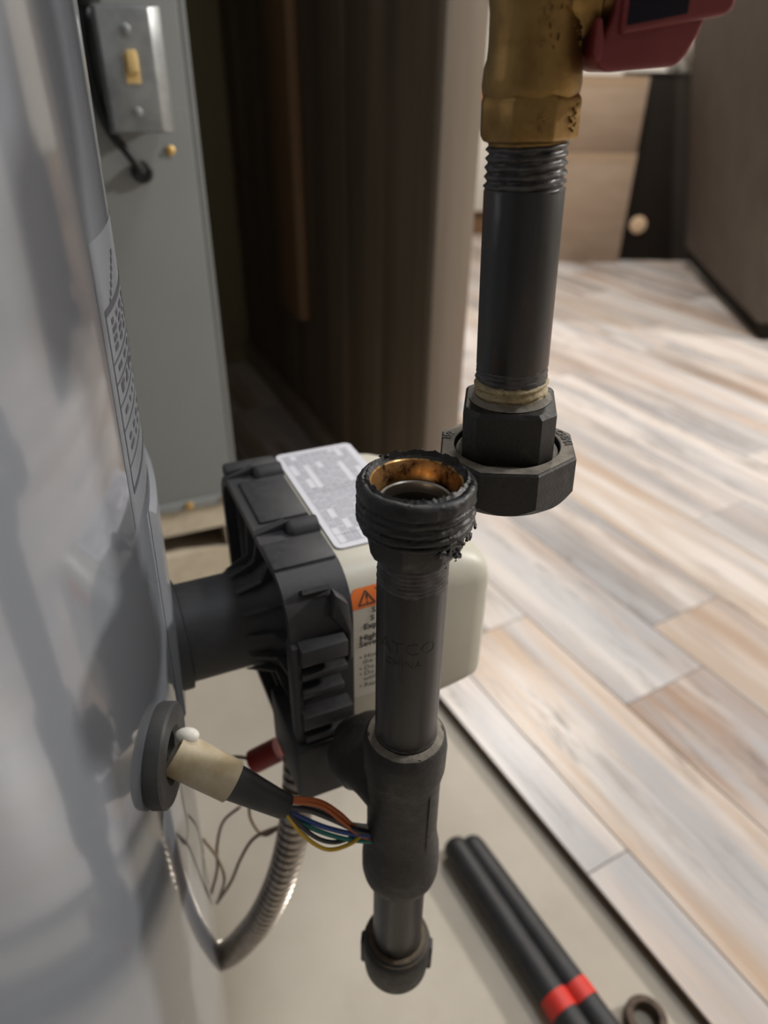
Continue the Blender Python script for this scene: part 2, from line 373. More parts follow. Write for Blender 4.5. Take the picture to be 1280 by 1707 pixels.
# ------------------------------------------------------------------ water heater
HT = Vector((-.373, .190, 0)); TILT = .030; HN = Vector((.932, .363, 0)); HR = .28
heater = thing('water_heater', 'glossy grey cylindrical water heater filling the left edge', 'water heater', HT - HN*(TILT*.45+.0020))
heater.rotation_euler = (-.363*TILT, .932*TILT, 0)
HM = Matrix.Translation(heater.location) @ heater.rotation_euler.to_matrix().to_4x4(); HMI = HM.inverted()
def heater_hit(x, y):
    o = HMI @ Vector((0, 0, H)); d = HMI.to_3x3() @ ray(x, y)
    A_ = d.x**2+d.y**2; B_ = 2*(o.x*d.x+o.y*d.y); Q = o.x**2+o.y**2-HR**2; D = B_*B_-4*A_*Q
    t = (-B_-math.sqrt(D))/(2*A_) if D > 0 else -B_/(2*A_)
    return t, o+d*t
def hsurf(t, z, off): return Vector(((HR+off)*math.cos(t), (HR+off)*math.sin(t), z))
lathe('jacket', [(HR-.03, .03), (HR, .034), (HR, 1.26), (HR-.02, 1.29), (0, 1.30)], M['heater'], heater, seg=480)
lathe('foot_ring', [(HR-.02, .0), (HR-.02, .045)], M['heater_base'], heater, seg=96)
def hang(x, y): t, p = heater_hit(x, y); return math.atan2(p.y, p.x), p.z
# sticker wrapped on the jacket: the outline starts at the corner seen at (150,400) and runs down the jacket
ta, za = hang(153, 402); tb, zb = hang(226, 884)
T0 = min(ta, tb); st = Acc(); TW = .50
st.quad(0, 1, 0, 1, lambda v: hsurf(T0 + v.x*TW, zb+.0 + (za-zb)*v.y - .012*v.x*0, .00012), 60, 6)
o = mesh_obj('warning_sticker', st.V, st.F, M['sticker'], heater, 60)
pr = Acc(); dz = za-zb
def sfn(v): return hsurf(T0 + v.x, zb + v.y, .0003)
def sq(x0, x1, y0, y1): pr.quad(x0, x1, y0, y1, sfn, 24, 1)
sq(.022, .0255, .012, dz-.022); sq(.022, TW-.03, dz-.0245, dz-.022); sq(.022, TW-.03, .012, .014)
for f in (.22, .36, .45, .53, .60): sq(.022, TW-.03, dz*f, dz*f+.0007)
rg = random.Random(5)
for f in (.63, .66, .69, .72, .56, .48, .5, .40, .3, .26):
    x = .05
    while x < TW-.08:
        wd = rg.uniform(.010, .03); sq(x, x+wd, dz*f, dz*f+.0020); x += wd+.022
for k in range(7): sq(.06+.010*k, .068+.011*k, dz*(.78+.02*k), dz*(.80+.02*k))
stuff(mesh_obj('printed_marks', pr.V, pr.F, M['ink'], o, None))
# curved mounting plate round the air duct
tp, zp = hang(262, 1000); _, ztop = hang(240, 912); _, zbot = hang(300, 1172)
bm = bmesh.new()
prof = [(0, 0), (.004, .004), (.004, 1)]
def plate(off, t0, t1, z0, z1):
    acc = Acc(); acc.quad(t0, t1, z0, z1, lambda v: hsurf(v.x, v.y, off), 24, 1); return acc
pa = Acc(); t0, t1 = tp+.045, tp+.60; zt, zb_ = ztop+.004, zbot-.006
pts = [(t0, zb_, .0002), (t0, zt, .0002), (t0+.012, zt-.004, .0028), (t0+.012, zb_+.004, .0028)]
pa.quad(t0+.012, t1, zb_+.004, zt-.004, lambda v: hsurf(v.x, v.y, .0028), 24, 1)
pa.quad(0, 1, 0, 1, lambda v: hsurf(t0+.012*v.x, (zb_+.004*v.x)*(1-v.y)+(zt-.004*v.x)*v.y, .0002+.0026*v.x), 3, 1)
pa.quad(0, 1, 0, 1, lambda v: hsurf(t0+.012*v.y+(t1-t0-.012*v.y)*v.x, zt-.004*v.y, .0002+.0026*v.y), 24, 1)
pa.quad(0, 1, 0, 1, lambda v: hsurf(t0+.012*v.y+(t1-t0-.012*v.y)*v.x, zb_+.004*v.y, .0002+.0026*v.y), 24, 1)
lab(mesh_obj('duct_plate', pa.V, pa.F, M['sticker'], heater, 40), 'pale curved mounting plate around the black air duct')
# rubber grommet
tg, zg = hang(262, 1258)
n_h = Vector((math.cos(tg), math.sin(tg), 0)); GM = Matrix.Translation(hsurf(tg, zg, 0)) @ Vector((0,0,1)).rotation_difference(n_h).to_matrix().to_4x4()
GR = .0222
lathe('grommet', [(GR*.93, -.002), (GR, .001), (GR, .0060), (GR*.95, .0070), (.0125, .0070), (.0100, .005), (.0100, -.002)], M['rubber'], heater, seg=64, m=GM)
GW = HM @ GM                                                # grommet frame in the world

# ------------------------------------------------------------------ blower
S = .345/.36
blower = thing('burner_blower', 'black plastic burner blower with cream motor cap, joined to water heater by black duct', 'blower', at(560, 925, .345), AZ)
def bs(a, p_, z): return Vector((a*S, p_*S, z*S))
def bbox(name, a0, a1, p0, p1, z0, z1, mt, par=None, bev=.001, seg=2): return box(name, a0*S, a1*S, p0*S, p1*S, z0*S, z1*S, mt, par or blower, bev*S, seg)
PC, ZCN = .048, -.065
out = rrect(-.023, .12, -.132, 0, .024, 8)
inn = rrect(-.018, .115, -.127, -.005, .020, 8)
def ring_bm(A, B, a0, a1):
    bm = bmesh.new(); n = len(A)
    V = [[bm.verts.new(bs(a_, q[0], q[1])) for q in P_] for P_, a_ in ((A, a0), (A, a1), (B, a1), (B, a0))]
    for i in range(4):
        for k in range(n): bm.faces.new((V[i][k], V[i][(k+1) % n], V[(i+1) % 4][(k+1) % n], V[(i+1) % 4][k]))
    bmesh.ops.recalc_face_normals(bm, faces=bm.faces); return bm
bm = ring_bm(out, inn, -.033, 0)
hb = bmesh.new()
A_ = [bm.verts.new(bs(-.010, *q)) for q in inn]; B_ = [bm.verts.new(bs(-.0005, *q)) for q in inn]
bm.faces.new(A_); bm.faces.new(B_[::-1])
housing = bm_obj('housing', bm, M['blackplastic'], blower, 35)
# radial ribs and the inlet cone on the side that faces the heater
for k in range(14):
    t = 2*PI*k/14+.15
    r0, d = .030, Vector((math.cos(t), math.sin(t)))
    lim = min((.067)/max(abs(d.x), 1e-3), .061/max(abs(d.y), 1e-3))
    bm = bmesh.new()
    pts2 = [(r0, -.046), (r0+.006, -.032), (min(lim, r0+.05), -.026), (lim, -.024), (lim, -.010), (r0, -.010)]
    nrm = Vector((-d.y, d.x))*.0013
    fa = [bm.verts.new(bs(a_, PC+d.x*q+nrm.x, ZCN+d.y*q+nrm.y)) for q, a_ in pts2]; fb = [bm.verts.new(bs(a_, PC+d.x*q-nrm.x, ZCN+d.y*q-nrm.y)) for q, a_ in pts2]
    bm.faces.new(fa); bm.faces.new(fb[::-1])
    for i in range(6): bm.faces.new((fa[i], fa[(i+1) % 6], fb[(i+1) % 6], fb[i]))
    bmesh.ops.recalc_face_normals(bm, faces=bm.faces)
    bm_obj('rib', bm, M['blackplastic'], housing, 40)
DM = Matrix.Translation(bs(0, PC, ZCN)) @ Matrix.Rotation(-PI/2, 4, 'Y')
lathe('duct', [(.052*S, .008*S), (.046*S, .018*S), (.036*S, .026*S), (.030*S, .034*S), (.0283*S, .044*S), (.0283*S, .078*S), (.0283*S, .084*S)], M['blackplastic'], blower, seg=64, m=DM, smooth=50)
lathe('duct_collar', [(.0285*S, .076*S), (.0315*S, .077*S), (.0318*S, .086*S), (.0285*S, .087*S)], M['blackplastic'], blower, seg=64, m=DM, cap=False)
# two screw bosses on the top with their recesses
for pb in (.097, .031):
    bm = bmesh.new()
    mm = Matrix.Translation(bs(-.016, pb, -.0015)) @ Matrix.Rotation(PI/2, 4, 'Y')
    add_lathe(bm, [(.0045*S, -.001*S), (.0062*S, .0005*S), (.0068*S, .0025*S), (.0068*S, .0165*S)], 24, 0, mm)
    boss = bm_obj('screw_boss', bm, M['blackplastic'], housing, 50)
    prism('wing', [(-.0335*S, -.001*S), (-.0335*S, .0004*S), (-.0165*S, .0047*S), (-.0165*S, -.001*S)], 'y', (pb+.001)*S, (pb+.0055)*S, M['blackplastic'], housing)
bbox('top_step', -.0325, 0, .101, .112, -.004, .0042, M['blackplastic'], housing, .002)
bbox('top_pad', -.028, -.0003, .042, .090, -.002, .0016, M['blackplastic'], housing, .0012)
bbox('top_pad', -.0335, -.0003, -.002, .022, -.004, .0016, M['blackplastic'], housing, .0015)
# moulded shelves on the face turned to the camera
def shelf(z1, th, a0, a1, pr_, rr=.004):
    # quarter-round lower edge, seen as a step
    poly = [(0, 0), (-pr_, 0)] + [(-pr_+rr*(1-math.cos(t)), -th+rr-rr*math.sin(t)) for t in (0, PI/6, PI/3, PI/2)] + [(0, -th)]
    return prism('shelf', [((-.0225+u)*S, (z1+v)*S) for u, v in poly], 'x', a0*S, a1*S, M['blackplastic'], housing, .0006*S, 2)
for z1, th, a0, a1, pr_ in ((-.029, .0125, -.030, -.006, .009), (-.0465, .0055, -.030, -.006, .0075), (-.058, .006, -.030, -.008, .008), (-.074, .0115, -.031, -.004, .0095), (-.0905, .007, -.030, -.005, .0075)):
    shelf(z1, th, a0, a1, pr_)
# left post the shelves run into and the bracket beside the seam
bbox('corner_post', -.034, -.029, -.0270, -.016, -.132, -.030, M['blackplastic'], housing, .0018)
prism('seam_bracket', [(-.010*S, -.004*S), (-.003*S, -.012*S), (-.001*S, -.03*S), (-.0008*S, -.048*S), (-.004*S, -.051*S), (-.004*S, -.032*S), (-.012*S, -.018*S)], 'y', -.0252*S, -.018*S, M['blackplastic'], housing, .0012*S, 2)
bbox('connector_block', -.036, -.006, -.032, .02, -.139, -.098, M['blackplastic'], housing, .002)
bbox('bracket_tab', -.0045, -.0025, -.030, -.012, -.136, -.098, M['metal'], blower, .0004)
# motor cap: loft of rounded rectangles
st_ = [(0.0, .0, .0, .0215), (.002, .0, .0, .0215), (.050, .0, .0, .0215), (.062, .003, .0003, .020), (.072, .0075, .0008, .017), (.079, .0115, .0016, .014), (.0820, .0145, .004, .012), (.083, .019, .009, .009)]
bm = bmesh.new(); rings = []
for a_, zi, pi_, rc_ in st_:
    rings.append([bm.verts.new(bs(a_, *q)) for q in rrect(-.0215+pi_, .1185-pi_, -.112+zi*.75, -.0008-zi, rc_, 8)])
for r0, r1 in zip(rings, rings[1:]):
    for k in range(len(r0)): bm.faces.new((r0[k], r0[(k+1) % len(r0)], r1[(k+1) % len(r0)], r1[k]))
bm.faces.new(rings[0][::-1]); bm.faces.new(rings[-1])
cap_ = lab(bm_obj('motor_cap', bm, M['cream'], blower, 50), 'cream rounded motor cap with labels')
# rating label on top of the cap: print runs along the seam
la = Acc()
pl = [(u, v) for u, v in rrect(.002, .0525, .004, .116, .004, 4)]
o = prism('rating_label', [(u*S, v*S) for u, v in pl], 'z', -.0006*S, .0003*S, M['labelwhite'], blower)
pr = Acc(); fn = lambda v: bs(v.x, v.y, .00045)
for k in range(11):
    x = .0055+.0042*k
    pr.quad(x, x+.00025, .008, .112, fn)
for y in (.008, .016, .062, .066, .112): pr.quad(.0055, .0475, y, y+.0003, fn)
rg = random.Random(2)
for k in range(10):
    x = .0055+.0042*k
    y = .009
    while y < .108:
        ln = rg.uniform(.004, .014)
        if rg.random() < .82: pr.quad(x+.001, x+.0038, y, min(y+ln, .111), fn)
        y += ln+.0012
stuff(mesh_obj('label_print', pr.V, pr.F, M['inkgrey'], o, None))
# warning label wrapped over the rounded front edge
RC = .0215
def wfn(a_, s, h):                                             # s measured down from the top of the rounded edge
    L0 = RC*PI/2; r = RC+h
    if s < L0: t = PI/2 + s/RC; return bs(a_, -.0215+RC+math.cos(t)*r, -.0008-RC+math.sin(t)*r)
    return bs(a_, -.0215-h, -.0008-RC-(s-L0))
def spix(x, y):                                                # s of the surface under a pixel
    best = None; bi = blower.matrix_basis
    for k in range(600):
        s = k*.0002; q = bi @ wfn(.013, s, 0); d = q - Vector((0, 0, H)); dep = d.dot(FW)
        yy = 853.5 - d.dot(u2)/dep*FPX
        if best is None or abs(yy-y) < best[0]: best = (abs(yy-y), s)
    return best[1]
s_top, s_or, s_bot = spix(605, 974), spix(605, 1008), spix(605, 1152)
A0, A1 = .0002, .046
def strip(s0, s1, h, corner=False):
    acc = Acc(); acc.quad(A0, A1, s0, s1, lambda v: wfn(v.x + (0 if not corner else max(0, (.003-(v.y-s0)))*(1 if v.x < (A0+A1)/2 else -1)*.8), v.y, h), 6, 14); return acc
ac = strip(s_or-.0003, s_bot, .00015)
wl_ = mesh_obj('warning_label', ac.V, ac.F, M['warnwhite'], blower, 60)
ac = strip(s_top, s_or, .00025, True)
mesh_obj('orange_band', ac.V, ac.F, M['orange'], wl_, 60)
tx = Acc()
APX = .00035
def put(body, xpx, ypx, hpx, bold=0):
    V, F = text_mesh(body, hpx*1.6*APX, 0, offset=bold)
    a0 = -.0015+(xpx-583)*APX; s0 = spix(605, ypx + (626-605)*.0)
    tx.add(V, F, lambda v: wfn(a0+v.x, s0-v.y*.95, .0004))
put('!', 608.5, 1000, 13, .0001)
def tri(x0, y0, x1, y1, wd):                                    # a thin stroke of the hazard triangle
    a = Vector((-.0015+(x0-583)*APX, spix(605, y0), 0)); b = Vector((-.0015+(x1-583)*APX, spix(605, y1), 0)); n = Vector((-(b-a).y, (b-a).x, 0)).normalized()*wd*APX/2
    V = []; F = []
    for i in range(9): q = a.lerp(b, i/8); V += [q-n, q+n]
    for i in range(8): F.append((2*i, 2*i+2, 2*i+3, 2*i+1))
    tx.add(V, F, lambda v: wfn(v.x, v.y, .0004))
tri(598, 1002, 610, 980, 2.2); tri(610, 980, 623, 1002, 2.2); tri(623, 1002, 598, 1002, 2.2)
put('W', 626, 1002, 20, .0002)
for b_, x, y, h in (('S', 617, 1018, 9), ('S', 615, 1031, 9), ('Expl', 604, 1043, 9.5), ('High', 598, 1061, 9.5), ('Seve', 597, 1071, 9.5)): put(b_, x, y, h, .00015)
for b_, x, y in (('\u2022 Hot', 597, 1091), ('the n', 603, 1100), ('\u2022 Do n', 597, 1110), ('\u2022 Do n', 597, 1119), ('with', 604, 1128), ('\u2022 Rep', 597, 1138)): put(b_, x, y, 8)
stuff(mesh_obj('label_text', tx.V, tx.F, M['inktext'], wl_, None))

# ------------------------------------------------------------------ upper gas pipe: brass valve, nipple and half of the union
up = thing('gas_supply_pipe', 'upper gas pipe with brass valve, red handle, black nipple and loose octagonal union nut', 'gas pipe', (.0488, .2565, .573))
up.rotation_euler = (0.0, -.043, 0)
def ngon(name, prof, n, rot, mt, par, bev=.0006): return lathe(name, prof, mt, par, seg=n, rot=rot, smooth=30, bev=bev)
RO = math.radians(-73.3)
# union nut, hollow octagon
nut_r, nut_in = .0284, .0211
bm = bmesh.new(); SG = 96
def oct_r(t): return nut_r*math.cos(PI/8)/math.cos(((t-RO) % (PI/4)) - PI/8)
def oring(k_, z, ch=0): return [bm.verts.new((oct_r(t)*k_*math.cos(t), oct_r(t)*k_*math.sin(t), z + ch*(oct_r(t)-nut_r*math.cos(PI/8)))) for t in (RO+2*PI*k/SG for k in range(SG))]
def circ(r, z): return [bm.verts.new((r*math.cos(RO+2*PI*k/SG), r*math.sin(RO+2*PI*k/SG), z)) for k in range(SG)]
def join(a_, b_):
    for k in range(SG): bm.faces.new((a_[k], a_[(k+1) % SG], b_[(k+1) % SG], b_[k]))
R_ = [circ(.0250, -.0188), oring(1, -.0180, 1.5), oring(1, -.0008), oring(.975, 0)]
for a_, b_ in zip(R_, R_[1:]): join(a_, b_)
c1, c2, c3, c4 = circ(nut_in, 0), circ(nut_in, -.006), circ(.0222, -.0065), circ(.0222, -.0188)
join(R_[3], c1); join(R_[0], c4)
for a_, b_ in ((c1, c2), (c2, c3), (c3, c4)):
    join(a_, b_)
bmesh.ops.recalc_face_normals(bm, faces=bm.faces)
nut = lab(bm_obj('union_nut', bm, M['iron'], up, 25), 'black octagonal union nut, dusty on top')
# dusty top face with cast lettering standing proud
ac = Acc()
def on_oct(t, f):                                               # f from 0 (bore) to 1 (outer edge)
    m_ = ((t-RO) % (PI/4)) - PI/8; ro = nut_r*.975*math.cos(PI/8)/math.cos(m_); r = nut_in+(ro-nut_in)*f
    return r*math.cos(t), r*math.sin(t)
ac.quad(0, 2*PI, .06, .97, lambda v: Vector((*on_oct(v.x+RO, v.y), .00018)), 96, 1)
mesh_obj('dusty_face', ac.V, ac.F, M['irondust'], nut, 60)
tx = Acc()
def nut_text(body, tmid, size):
    V, F = text_mesh(body, size, .00022, 'CENTER', .00012)
    def f(v):
        rr = .0228 + v.y; t = tmid - v.x/.0245; return Vector((rr*math.cos(t), rr*math.sin(t), .0003+v.z))
    tx.add(V, F, f)
def nut_text_in(body, tmid, size):                              # read from outside the nut
    V, F = text_mesh(body, size, .00022, 'CENTER', .00005)
    def f(v):
        rr = .0252 - v.y; t = tmid + v.x/.0238; return Vector((rr*math.cos(t), rr*math.sin(t), .0003+v.z))
    tx.add(V, F, f)
nut_text('150', math.radians(160), .0046); nut_text('CHINA', math.radians(8), .0044)
stuff(mesh_obj('cast_lettering', tx.V, tx.F, M['iron'], nut, None))
# tailpiece: flange inside the nut, octagonal collar
lathe('tailpiece_flange', [(.0135, -.012), (.0205, -.010), (.0206, -.0028), (.0200, -.0018), (.0155, -.0012), (.0135, -.0012)], M['irondust'], up, seg=48, cap=False)
def csq(wd, c, z, rot):                                          # square with cut corners
    h_ = wd/2; q = h_-c; P_ = [(h_, -q), (h_, q), (q, h_), (-q, h_), (-h_, q), (-h_, -q), (-q, -h_), (q, -h_)]
    return [Vector((x*math.cos(rot)-y*math.sin(rot), x*math.sin(rot)+y*math.cos(rot), z)) for x, y in P_]
bm = bmesh.new(); rr_ = [[bm.verts.new(v) for v in csq(*q, math.radians(-8))] for q in ((.0340, .0054, -.0015), (.0347, .0055, -.0006), (.0347, .0055, .0182), (.0326, .0058, .0199), (.0270, .0078, .0203))]
for a_, b_ in zip(rr_, rr_[1:]):
    for k in range(8): bm.faces.new((a_[k], a_[(k+1) % 8], b_[(k+1) % 8], b_[k]))
bm.faces.new(rr_[0][::-1]); bm.faces.new(rr_[-1])
es = [e for e in bm.edges if len(e.link_faces) == 2 and e.calc_face_angle(0) > math.radians(25)]
bmesh.ops.bevel(bm, geom=es, offset=.0007, segments=2, profile=.6, affect='EDGES')
col = bm_obj('tailpiece_collar', bm, M['iron'], up, 30)
thread_obj('sealant_threads', .0141, .0185, .0284, .0030, .0013, M['dope'], up, seg=72, sub=6, wear=.0004, seed=3)
bm = bmesh.new()
add_lathe(bm, [(.0137, .0222), (.0141, .0212), (.0149, .0207), (.0158, .0204)], 60, 0, None, lambda co, t, r, z: Vector((co.x, co.y, z + .0012*noise.noise(Vector((math.cos(t)*5, math.sin(t)*5, z*300))))) if r < .0157 else co, cap=False)
lab(bm_obj('sealant_bead', bm, M['irondust'], col, 60), 'dusty sealant smeared round the pipe')
thread_obj('lower_threads', .01345, .0280, .0335, .0018, .0004, M['threads'], up, wear=.0003, seed=9)
lathe('nipple', [(.0131, .0330), (.0134, .0340), (.01335, .0935), (.0129, .0945)], M['piperust'], up, seg=64)
thread_obj('upper_threads', .0137, .0938, .1085, .0027, .0013, M['threads'], up, sub=8, cone=-.03, wear=.0004, seed=1)
# brass valve
valve = lathe('valve_body', [(.0120, .1055), (.0124, .1062), (.0126, .1088), (.0145, .1092), (.0145, .120), (.0150, .1215), (.0153, .1235), (.0150, .128), (.0141, .1305), (.0138, .134), (.0138, .142), (.0150, .150), (.0178, .160), (.0192, .175), (.0178, .190), (.0150, .2), (.0138, .212)], M['brass'], up, seg=64, smooth=40)
hexo = ngon('hex_end', [(.0135, .1080), (.0158, .1088), (.0162, .1096), (.0162, .1192), (.0157, .1205), (.0146, .1212)], 8, math.radians(-71.5), M['brass'], valve, .0006)
tx = Acc()
rg = random.Random(11)
def cyl(rad, tmid, z0, ang=0):
    def f(v): t = tmid + (v.x)/rad; return Vector((math.cos(t)*(rad+v.z), math.sin(t)*(rad+v.z), z0+v.y))
    return f
# raised, unreadable casting marks: short bars on the body and on two flats of the octagon
for (t0_, t1_, za_, zb2, nn, rad) in ((-95, -15, .131, .150, 46, .0139), (-48, -22, .111, .1185, 18, .0152), (-92, -66, .111, .1165, 12, .0152)):
    for k in range(nn):
        t = math.radians(rg.uniform(t0_, t1_)); z = rg.uniform(za_, zb2); ln = rg.uniform(.0008, .0022); an = rg.choice((0, PI/2, .6, -.5))
        if z > .144: rad_ = rad+.0006
        else: rad_ = rad
        V = [Vector((math.cos(an)*sx*ln-math.sin(an)*sy*.00025, math.sin(an)*sx*ln+math.cos(an)*sy*.00025, h)) for h in (-.0004, .0006) for sx, sy in ((-.5,-1),(.5,-1),(.5,1),(-.5,1))]
        tx.add(V, [(4,5,6,7),(0,1,5,4),(1,2,6,5),(2,3,7,6),(3,0,4,7)], cyl(rad_, t, z))
stuff(mesh_obj('casting_marks', tx.V, tx.F, M['brass'], valve, None))
# stem boss and red lever: the stem points right, the lever hangs over its end
HZ = -.0105
SM = Matrix.Translation((.0, 0, .1475)) @ Matrix.Rotation(PI/2, 4, 'Y')
lathe('stem_boss', [(.0125, .008), (.0125, .0165), (.0105, .0175), (.0105, .0205), (.0085, .0215), (.0085, .03)], M['brass'], up, seg=40, m=SM)
hand = prism('lever_hub', [(.0150, 0.1310), (.0160, 0.1280), (.0190, 0.1260), (.0395, 0.1270), (.0420, 0.1295), (.0445, 0.1345), (.046, 0.1395), (.046, 0.1780), (.0200, 0.1780), (.0200, 0.1395)], 'y', -.013, .013, M['redhandle'], up, .0016, 3)
lab(hand, 'red vinyl hub of the valve lever')
lab(prism('lever_arm', [(.0212, .1350), (.0500, .1388), (.0518, .1405), (.0518, .178), (.0212, .178)], 'y', -.0165, .0125, M['redhandle'], up, .0014, 3), 'red vinyl lever arm with dark inset')
lab(prism('lever_inset', [(.0226, .1372), (.0388, .1394), (.0388, .177), (.0226, .177)], 'y', -.0172, -.0160, M['navy'], up, .0003), 'dark inset on the lever arm')
prism('hub_lip', [(.0146, 0.1310), (.0160, 0.1283), (.0176, 0.1295), (.0180, 0.1335), (.0165, 0.1395), (.0150, 0.1395)], 'y', -.0135, .0135, M['redhandle'], up, .0008, 2)

# ------------------------------------------------------------------ lower gas pipe: union half, nipple, tee, drip leg
lo = thing('gas_drip_pipe', 'lower black iron gas pipe with open union end, tee and capped drip leg', 'gas pipe', (.011, .212, .2515))
ZL = .2515
def rel(prof): return [(r, z-ZL) for r, z in prof]
# threaded union end smeared with dope (noise gives the ragged smears)
def ragged(co, t, r, z):
    q = Vector((math.cos(t)*3, math.sin(t)*3, z*260))
    k = noise.noise(q)*.0004 + noise.noise(q*4)*.00022
    if math.cos(t+.35) > .3: k += .0006*noise.noise(q*2.3)*(math.cos(t+.35)-.3)
    return Vector((math.cos(t)*(r+k), math.sin(t)*(r+k), z + .0004*noise.noise(q*1.7+Vector((9, 0, 0)))))
prof = [(.0165, .5622), (.0182, .5625), (.0192, .5633)]
z = .5638
while z < .5772:
    ph = ((z-.5638)/.0034) % 1; prof.append((.0209 - (.0015 if z < .572 else .0009)*max(0, 1-abs(ph-.5)*3.4) - .0009*max(0, 1-(z-.5638)/.003), z)); z += .00038
prof += [(.0208, .5778), (.0208, .5788), (.0204, .5802), (.0197, .5812), (.0186, .5817), (.0172, .5813), (.0160, .5803)]
lathe('union_threads', rel(prof), M['blackdope'], lo, seg=160, smooth=70, fn=ragged, cap=False)
lathe('brass_seat', rel([(.0162, .5806), (.0156, .5802), (.0150, .5785), (.0143, .5762), (.0138, .5745), (.0136, .5725), (.0128, .5720)]), M['seat'], lo, seg=72, cap=False, smooth=30)
lathe('seat_ring', rel([(.0131, .5732), (.0124, .5727), (.0119, .5708), (.0118, .5690)]), M['steelring'], lo, seg=72, cap=False)
lathe('bore', rel([(.0119, .5692), (.0112, .566), (.0117, .564), (.0110, .562), (.0115, .560), (.0108, .555), (.0108, .50), (0, .50)]), M['bore'], lo, seg=48, cap=False)
# ragged dope crest round the lip and lumps hanging at its right
bm = bmesh.new(); sg = 140; low, hi, hi2 = [], [], []
for k in range(sg):
    t = 2*PI*k/sg; q = Vector((math.cos(t)*3, math.sin(t)*3, 2.2)); front = max(0, -math.sin(t)); back = max(0, math.sin(t+.35))
    hgt = .0004 + max(0, noise.noise(q*2.2))*.0022 + max(0, noise.noise(q*7))*.0014*(front+.4) + back*.0026*max(0, .45+noise.noise(q*1.3))
    rr = .0173 + .0006*noise.noise(q*5) - front*.0012 + back*.0008
    c_, s_ = math.cos(t), math.sin(t)
    low.append(bm.verts.new((c_*(rr+.0012), s_*(rr+.0012), .5812-ZL))); hi.append(bm.verts.new((c_*rr, s_*rr, .5816+hgt-ZL))); hi2.append(bm.verts.new((c_*(rr-.0011), s_*(rr-.0011), .5806-ZL)))
for k in range(sg):
    j = (k+1) % sg; bm.faces.new((low[k], low[j], hi[j], hi[k])); bm.faces.new((hi[k], hi[j], hi2[j], hi2[k]))
bm_obj('dope_crest', bm, M['blackdope'], lo, 80)
bm = bmesh.new(); rg = random.Random(4)
def lump(t, z, r, size):
    mm = Matrix.Translation((r*math.cos(t), r*math.sin(t), z-ZL)) @ Matrix.Rotation(t, 4, 'Z') @ Matrix.Diagonal((.7, 1.3, 1, 1))
    g = bmesh.ops.create_icosphere(bm, subdivisions=2, radius=size, matrix=mm)
    for v in g['verts']: v.co += Vector((noise.noise(v.co*1500), noise.noise(v.co*1500+Vector((5,0,0))), noise.noise(v.co*1500+Vector((0,7,0)))))*size*.7
for k in range(26): lump(math.radians(rg.uniform(-70, 20)), rg.uniform(.5605, .5665), rg.uniform(.0186, .0203), rg.uniform(.0005, .0012))
for k in range(14): lump(math.radians(rg.uniform(-12, 8)), rg.uniform(.558, .565), rg.uniform(.0195, .0218), rg.uniform(.0004, .0010))
for k in range(12): lump(math.radians(rg.uniform(-60, -20)), rg.uniform(.5535, .560), rg.uniform(.0165, .0174), rg.uniform(.0004, .0009))
for k in range(16): lump(math.radians(rg.uniform(120, 250)), rg.uniform(.564, .5815), rg.uniform(.0198, .0208), rg.uniform(.0005, .001))
for k in range(14): lump(math.radians(rg.uniform(50, 150)), rg.uniform(.580, .5825), rg.uniform(.0172, .0196), rg.uniform(.0005, .001))
stuff(bm_obj('dope_lumps', bm, M['blackdope'], lo, 80))
ngon('union_hex', rel([(.0148, .5518), (.0164, .5526), (.0180, .5560), (.0184, .5640)]), 8, math.radians(-59.5), M['iron'], lo, .0006)
thread_obj('nipple_threads', .0135, .5385-ZL, .5530-ZL, .0019, .00045, M['threads'], lo, wear=.0003, cone=-.02, seed=5)
lathe('nipple', rel([(.0130, .4500), (.0134, .4520), (.01345, .5375), (.0131, .5392)]), M['pipe'], lo, seg=64)
thread_obj('tee_threads', .0136, .4535-ZL, .4585-ZL, .0018, .0004, M['threads'], lo, wear=.0003, seed=6)
tx = Acc()
for body, size, z0, tm in (('ATCO', .0086, .5120, -97), ('CHINA', .0050, .5055, -103)):
    V, F = text_mesh(body, size, .00012, 'CENTER', -.00008)
    tx.add(V, F, cyl(.01345, math.radians(tm), z0-ZL))
stuff(mesh_obj('stamped_lettering', tx.V, tx.F, M['stamp'], lo, None))
tee = lathe('tee', rel([(.0136, .3505), (.0165, .3508), (.0185, .3535), (.0193, .358), (.0193, .366), (.0187, .376), (.0173, .384), (.0169, .392), (.0168, .425), (.0176, .4305), (.0184, .4350), (.0186, .4480), (.0178, .4530), (.0160, .4548), (.0137, .4535)]), M['iron'], lo, seg=72, smooth=40)
bdir = Vector((-.60, .80, 0)); BM = Matrix.Translation((0, 0, .4135-ZL)) @ Vector((0,0,1)).rotation_difference(bdir).to_matrix().to_4x4()
lathe('tee_branch', [(.0165, .0), (.0168, .016), (.0176, .021), (.0195, .0235), (.0197, .0345), (.0180, .0375), (.0137, .0375)], M['iron'], tee, seg=56, m=BM)
lathe('branch_plug', [(.0132, .036), (.0132, .041), (.0090, .0415), (.0090, .046), (.0, .046)], M['pipe'], tee, seg=40, m=BM)
mm = Matrix.Rotation(math.radians(-48), 4, 'Z')
bm = bmesh.new(); add_box(bm, .0160, .01735, -.0004, .0004, .384-ZL, .430-ZL, .0002, 1, mm); bm_obj('mould_seam', bm, M['iron'], tee, 40)
lathe('sealant_ring', rel([(.0136, .4558), (.0146, .4554), (.0160, .4549), (.0166, .4544)]), M['irondust'], tee, seg=60, cap=False, fn=lambda co, t, r, z: co + Vector((0, 0, .0006*noise.noise(Vector((math.cos(t)*4, math.sin(t)*4, r*900))))))
lathe('drip_nipple', rel([(.0134, .286), (.0134, .353)]), M['pipe'], lo, seg=64)
